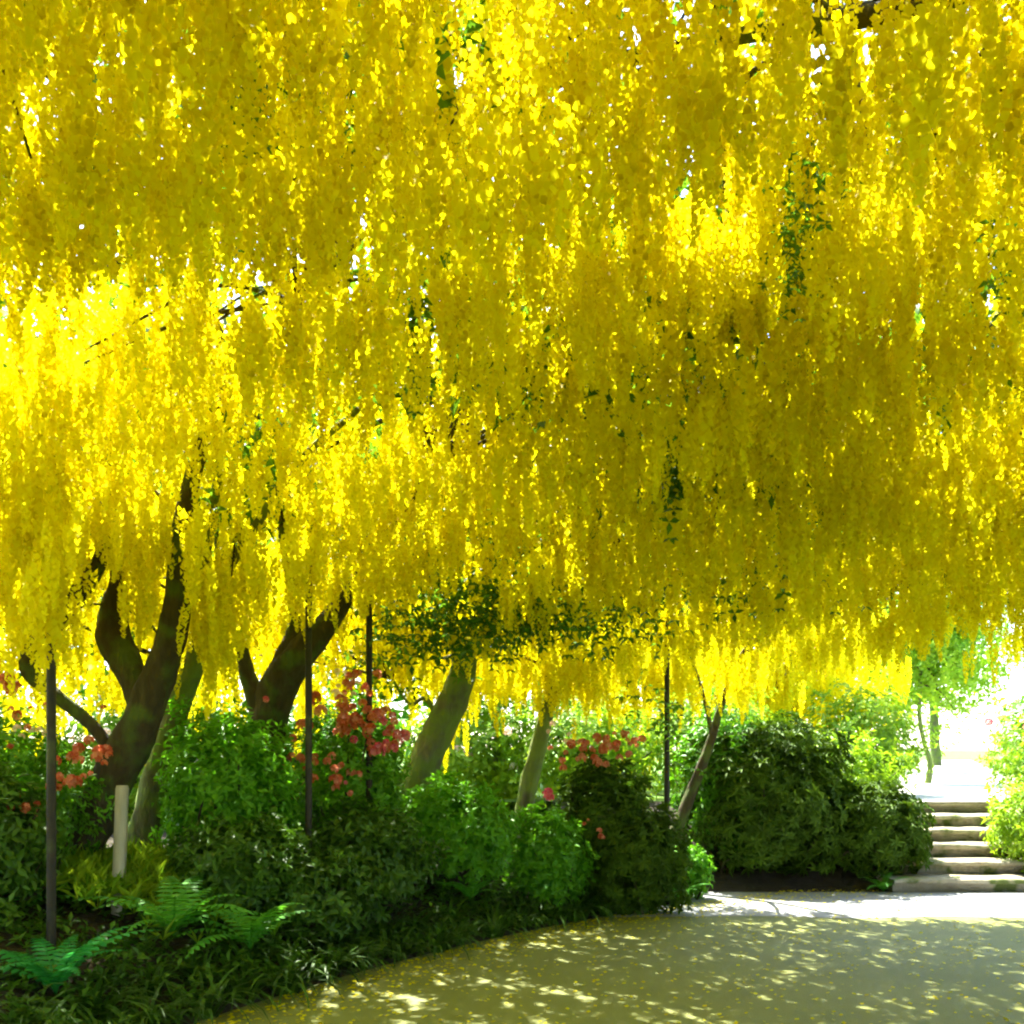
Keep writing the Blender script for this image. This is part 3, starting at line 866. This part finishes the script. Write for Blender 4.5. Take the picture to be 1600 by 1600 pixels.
shrub('arching_shrub', (3.75, 12.0, 0.45), (0.75, 0.6, 0.65), 900, 'lime_leaf', SPRIG, 'loose yellow-green shrub catching sun behind the dark bush', 'shrub', 35, 1.5, lo=-0.9, lump=0.4)

for j, (a_, r_) in enumerate(((-8, .6), (6, .65), (21, .6), (36, .65), (50, .6), (64, .65))):  # out of view, added to keep skylight off the path
    b_ = pol(RHO_R - 1.15, R(a_))
    shrub('leafy_shrub', (b_[0], b_[1], 0.25), (0.95, 0.9, r_), 700, 'cover', SPRIG, 'unseen green shrub added on the inner side of the bend to shade the path', 'shrub', 160 + j, 1.9, lo=-.95, group='unseen shrubs added to shade the path')
# ferns with fronds as parts
FR = [frond_tmpl(0.62, 300 + i, 15) for i in range(4)]
fr_me = {m: [t.mesh('frond', M[m]) for t in FR] for m in ('fern', 'teal_fern')}


def fern(base, n, scale, mat, label, seed, group=None):
    rg = np.random.default_rng(seed)
    root = empty('fern', base)
    for k in range(n):
        o = bpy.data.objects.new('frond', fr_me[mat][k % 4]); col.objects.link(o); o.parent = root
        o.rotation_euler = (float(rg.uniform(-0.35, 0.15)), 0, k * 6.283 / n + float(rg.uniform(-.25, .25)))
        s_ = scale * float(rg.uniform(0.8, 1.2)); o.scale = (s_, s_, s_)
        o.location = (0, 0, -0.02)
    tag(root, label, 'fern', group)


def edge_spot(a, d):
    p = pol(RHO_L + d, R(a))
    return (p[0], p[1], float(bed_z(*p)))


fern((-2.45, 5.5, .2), 12, 0.95, 'teal_fern', 'blue-green fern beside the dark iron post', 41)
fern((-2.1, 6.35, .36), 11, 1.0, 'fern', 'fern with arching fronds in front of the pale grey stake', 42)
fern((-1.66, 6.5, .25), 11, 0.9, 'fern', 'fern leaning over the path edge between stake and posts', 43)
fern((-3.15, 6.3, .45), 10, 0.8, 'fern', 'fern under the coral azalea by the massive trunk', 44)
fern((-1.2, 7.75, .28), 9, 0.62, 'fern', 'small fern below the scarlet azalea', 45)
fern((-0.35, 8.5, .26), 9, 0.6, 'fern', 'small fern below the bright green shrub', 46)
fern((0.32, 8.95, .22), 10, 0.66, 'fern', 'fern in front of the shrub with the lone pink blossom', 47)
fern((1.62, 9.95, .05), 10, 0.62, 'fern', 'bright fern at the bend of the path by the iron post', 48)
fern((3.9, 10.75, .02), 9, 0.55, 'fern', 'fern at the corner of the lowest stone step', 49)

# strap-leaved edging clumps
def strap_tmpl(seed):
    rg = np.random.default_rng(seed); V, Fc, Rn = [], [], []
    for k in range(46):
        L = rg.uniform(0.28, 0.52); a = rg.uniform(0, 6.28); e = rg.uniform(0.9, 1.45); w = rg.uniform(0.008, 0.014)
        x = rg.uniform(0, 0.08); z = 0.0; b = len(V); rn = rg.uniform(0, 1); n = 5
        for i in range(n + 1):
            u = i / n; ww = w * (1 - u ** 2.5) + 0.0006
            d = np.array((math.cos(a), math.sin(a))); s = np.array((-math.sin(a), math.cos(a)))
            for sg in (-1, 1):
                V.append((d[0] * x + s[0] * sg * ww, d[1] * x + s[1] * sg * ww, z))
                Rn.append(rn)
            x += L / n * math.cos(e); z += L / n * math.sin(e); e -= rg.uniform(0.3, 0.62)
        for i in range(n):
            j = b + 2 * i
            Fc.append((j, j + 1, j + 3, j + 2))
    return Tmpl(V, Fc, Rn)


strap_me = [strap_tmpl(400 + i).mesh('strap_leaves', M['strap']) for i in range(5)]
rg = np.random.default_rng(5)
i = 0
for row, (d0, st_) in enumerate(((0.1, 1.5), (0.42, 1.7))):
    a = 12.0 + row * 0.7
    while a < 47.5:
        b = edge_spot(a, d0 + float(rg.uniform(-0.03, 0.08)))
        root = empty('edging_plant', b)
        o = bpy.data.objects.new('strap_leaves', strap_me[i % 5]); col.objects.link(o); o.parent = root
        o['kind'] = 'stuff'
        s_ = float(rg.uniform(0.8, 1.15)); o.scale = (s_, s_, s_); o.rotation_euler = (0, 0, float(rg.uniform(0, 6.28))); o.location = (0, 0, -0.03)
        tag(root, 'clump of dark strap leaves edging the path along the bed', 'plant', 'dark strap-leaved clumps edging the path')
        a += st_ * float(rg.uniform(0.85, 1.2)); i += 1


def leaf_carpet(name, n, a0, a1, d0, d1, mat, tm, scale, seed, label, zoff=(0.0, 0.2)):
    rg = np.random.default_rng(seed)
    a = R(1) * rg.uniform(a0, a1, n); r = RHO_L + rg.uniform(d0, d1, n)
    x = CX - r * np.cos(a); y = CY + r * np.sin(a)
    ok = rg.uniform(0, 1, n) < 0.75 + 0.5 * wob(x, y, 0, 3, seed)
    x, y = x[ok], y[ok]
    z = bed_z(x, y) + rg.uniform(*zoff, len(x)) * (0.6 + 0.4 * wob(x, y, 0, 4, seed + 1))
    p = np.stack([x, y, z], 1)
    rot = frame_to(np.stack([rg.normal(0, .5, len(x)), rg.normal(0, .5, len(x)), np.ones(len(x))], 1), rg.uniform(0, 6.28, len(x)))
    o = link(name, scatter(name, tm, rg.integers(0, len(tm), len(x)), p, rot, rg.uniform(.7, 1.3, len(x)) * scale, rg.uniform(0, 1, len(x)), M[mat]))
    tag(o, label, 'ground cover', None, 'stuff')


leaf_carpet('ground_cover', 9000, 8, 50, 0.06, 3.2, 'cover', SPRIG, 1.3, 61, 'dark leafy ground cover over the bed beside the path', (0.0, 0.22))
rg = np.random.default_rng(62)
n = 1500
mx_ = rg.normal(0, 1, (n, 2)); pm = []
for a_, b_ in mx_:
    x = -2.95 + a_ * 0.42; y = 7.0 + b_ * 0.28
    pm.append((x, y, float(bed_z(x, y)) + 0.16))
for a_, b_ in mx_[:500]:
    x = -1.72 + a_ * 0.2; y = 7.9 + b_ * 0.2
    pm.append((x, y, float(bed_z(x, y)) + 0.14))
pm = np.array(pm); n = len(pm)
tag(link('grass_patch', scatter('grass_patch', BLADE, rg.integers(0, 3, n), pm, frame_to(np.stack([rg.normal(0, .3, n), rg.normal(0, .3, n), np.ones(n)], 1), rg.uniform(0, 6, n)),
                                rg.uniform(.6, 1.2, n), rg.uniform(0, 1, n), M['moss'])), 'lime green grass at the foot of the massive leaning trunk', 'grass', None, 'stuff')

# pale stakes
def stake(px, py0, py1, Y, px1, w, label):
    a = P(px, py0, Y); b = P(px1, py1, Y)
    root = empty('wooden_stake', a)
    V = []
    for (c, s) in ((a - (0, 0, 0.1), 1.0), (b, 0.96), (b + (0, 0, 0.02), 0.8)):
        for dx, dy in ((-1, -1), (1, -1), (1, 1), (-1, 1)):
            V.append((c[0] + dx * w * s, c[1] + dy * w * s, c[2]))
    C_, T_ = [], []
    for l in range(2):
        for j in range(4):
            k = (j + 1) % 4; C_ += [l * 4 + j, l * 4 + k, l * 4 + 4 + k, l * 4 + 4 + j]; T_.append(4)
    C_ += [8, 9, 10, 11]; T_.append(4)
    link('shaft', np_mesh('shaft', V, C_, T_, M['stake']), root)
    tag(root, label, 'stake')


stake(183, 1437, 1232, 6.75, 191, 0.034, 'tall pale grey wooden stake before the massive leaning trunk')
stake(391, 1372, 1312, 7.6, 392, 0.03, 'short pale grey stake among the low dark shrubs')

# petals fallen on the path
rg = np.random.default_rng(70)
n = 6000
a = R(1) * rg.uniform(5, 62, n)
r = np.where(rg.uniform(0, 1, n) < 0.5, RHO_L - np.abs(rg.normal(0, 0.35, n)), rg.uniform(RHO_R, RHO_L, n))
pt = np.stack([CX - r * np.cos(a), CY + r * np.sin(a), np.full(n, 0.006)], 1)
pet = Tmpl([(-.009, -.008, 0), (.009, -.008, .002), (.011, .008, .006), (-.008, .010, .003)], [(0, 1, 2, 3)])
tag(link('fallen_petals', scatter('fallen_petals', [pet], np.zeros(n, int), pt, rotz(rg.uniform(0, 6.28, n)), rg.uniform(0.7, 1.3, n), rg.uniform(0, 1, n), M['petal'])),
    'yellow petals strewn over the path along its edge', 'petals', None, 'stuff')

# ================================================================== BACKGROUND TREES
def bg_tree(x, y, h, rad, n, mat, label, seed, trunk_r=0.12, tm=None, zc=None, group=None, name='garden_tree', scale=1.6, base=TERR):
    rg = np.random.default_rng(seed)
    root = empty(name, (x, y, base))
    top = base + (h - rad[2] if zc is None else zc)
    link('trunk', tubes_mesh('trunk', [[(x, y, base - 0.1, trunk_r * 1.5), (x + .05, y, base + 0.4, trunk_r), (x + rg.normal(0, .1), y, (base + top) / 2, trunk_r * .8), (x, y, top + rad[2] * .5, trunk_r * .3)]], M['mossy_bark'], 9, 5, 0.12), root)
    p, d = ball_points(n, (x, y, top), rad, seed, shell=0.7, lump=0.35)
    for k in range(5):
        e = p[rg.integers(0, len(p))]
        s0 = np.array((x, y, base + (top - base) * rg.uniform(0.55, 0.95)))
        link('limb', tubes_mesh('limb', [[(*s0, trunk_r * .5), (*(s0 * .5 + e * .5 + (0, 0, .1)), trunk_r * .3), (*e, .01)]], M['bark'], 6, 4, 0.1), root)
    rot = frame_to(d + (0, 0, .4) + rg.normal(0, .5, d.shape), rg.uniform(0, 6.28, len(p)))
    tm = tm or BIGSPRIG
    if mat == 'petal':
        rot = rotz(rg.uniform(0, 6.28, len(p)))
    tag(link('crown', scatter('crown', tm, rg.integers(0, len(tm), len(p)), p, rot, rg.uniform(.7, 1.3, len(p)) * scale, rg.uniform(0, 1, len(p)), M[mat]), root), kind='stuff')
    tag(root, label, 'tree', group)


bg_tree(4.2, 15.6, 3.6, (1.6, 1.2, 1.45), 1500, 'petal', 'sunlit yellow laburnum standing beyond the dark bush', 81, 0.12, RAC1, scale=1.3)
bg_tree(2.0, 16.4, 3.8, (1.5, 1.2, 1.6), 1100, 'petal', 'yellow laburnum glimpsed behind the thin leaning trunk', 82, 0.1, RAC1, scale=1.3)
bg_tree(7.9, 19.5, 4.4, (1.2, 1.2, 1.6), 1300, 'lime_leaf', 'light green young tree beside the pale upper path', 83, 0.05, scale=0.9)
k = 84
for (px_, y_, h_) in ((725, 15.5, 3.6), (765, 14.6, 3.4), (790, 15.2, 3.8), (690, 16.5, 4.0)):
    bg_tree((px_ - 800) / F * y_, y_, h_, (0.9, 0.8, 0.8), 420, 'petal', 'slender young laburnum in the sunny garden behind the sickle-shaped trunk', k, 0.05, RAC1, None, 'slender young laburnums in the sunny garden', scale=1.2, base=0.6)
    k += 1
for (x_, y_, h_, r_) in ((-9, 16, 8, 2.8), (-5.5, 18, 9, 3.0), (-1.5, 22, 9, 3.2), (3.0, 26, 10, 3.4), (-13, 20, 11, 3.8), (-8, 25, 12, 4.2)):
    bg_tree(x_, y_, h_, (r_, r_, h_ * 0.42), 1500, 'lime_leaf' if k % 2 else 'bright_leaf', ('lime green garden tree in the sun beyond the flower bed' if k % 2 else 'mid green garden tree in the sun beyond the flower bed'), k, 0.2, None, None, 'leafy garden trees beyond the flower bed', scale=2.0, base=0.55)
    k += 1
for (x_, y_, r_) in ((9.0, 30, 3.4), (18, 24, 3.4), (20, 34, 4), (14.5, 40, 4)):
    bg_tree(x_ + 2.0, y_, 8, (r_, r_, 3.2), 1300, 'lime_leaf', 'leafy garden tree beyond the terrace lawn', k, 0.2, None, None, 'leafy garden trees beyond the terrace', scale=1.5)
    k += 1
for j, (x_, y_, r_) in enumerate(((-6.8, 12.5, .9), (-4.6, 13.2, .95), (-2.6, 13.6, .9), (-0.6, 14.2, .85))):
    shrub('garden_shrub', (x_, y_, 0.5), (r_ * 1.3, r_, r_ * 1.05), 900, 'lime_leaf' if j % 2 else 'bright_leaf', BIGSPRIG, ('sunlit shrub with pink flowers beyond the massive forked trunk', 'sunlit lime shrub with cream flowers beyond the slim mossy trunk', 'sunlit shrub with red flowers beyond the V-shaped trunk', 'sunlit lime shrub with cream flowers beyond the sickle-shaped trunk')[j], 'shrub', 120 + j, 0.9, group='sunlit shrubs behind the laburnum trunks', lo=-.95,
          flowers=[(('pink', 'cream', 'red', 'cream')[j], [(np.array((x_ + v[0] * r_, y_ - abs(v[1]) * r_, 0.5 + r_ * (1.0 + 0.5 * v[2]))), 1.3) for v in np.random.default_rng(130 + j).normal(0, .55, (14, 3))])])
for j, (x_, y_, rx_, rz_, lb_) in enumerate(((2.6, 13.6, 1.0, 0.75, 'pale yellow-green shrub rising behind the big dark bush'), (4.95, 14.4, 0.8, 0.78, 'airy lime shrub at the head of the stone steps'), (0.9, 13.4, 0.9, 0.7, 'sunlit lime shrub behind the thin leaning trunk'))):
    shrub('garden_shrub', (x_, y_, TERR), (rx_, 0.7, rz_), 800, 'lime_leaf', BIGSPRIG, lb_, 'shrub', 150 + j, 0.7, lo=-.95, lump=0.35)
shrub('azalea_shrub', (8.3, 15.5, TERR), (0.8, 0.7, 0.8), 600, 'azalea_leaf', BIGSPRIG, 'pink azalea beside the pale upper path', 'shrub', 140, 0.8,
      flowers=[('pink', [(np.array((8.3 + v[0], 15.0 + .3 * v[1], TERR + 0.95 + .5 * v[2])), 1.4) for v in np.random.default_rng(141).normal(0, .4, (24, 3))])])
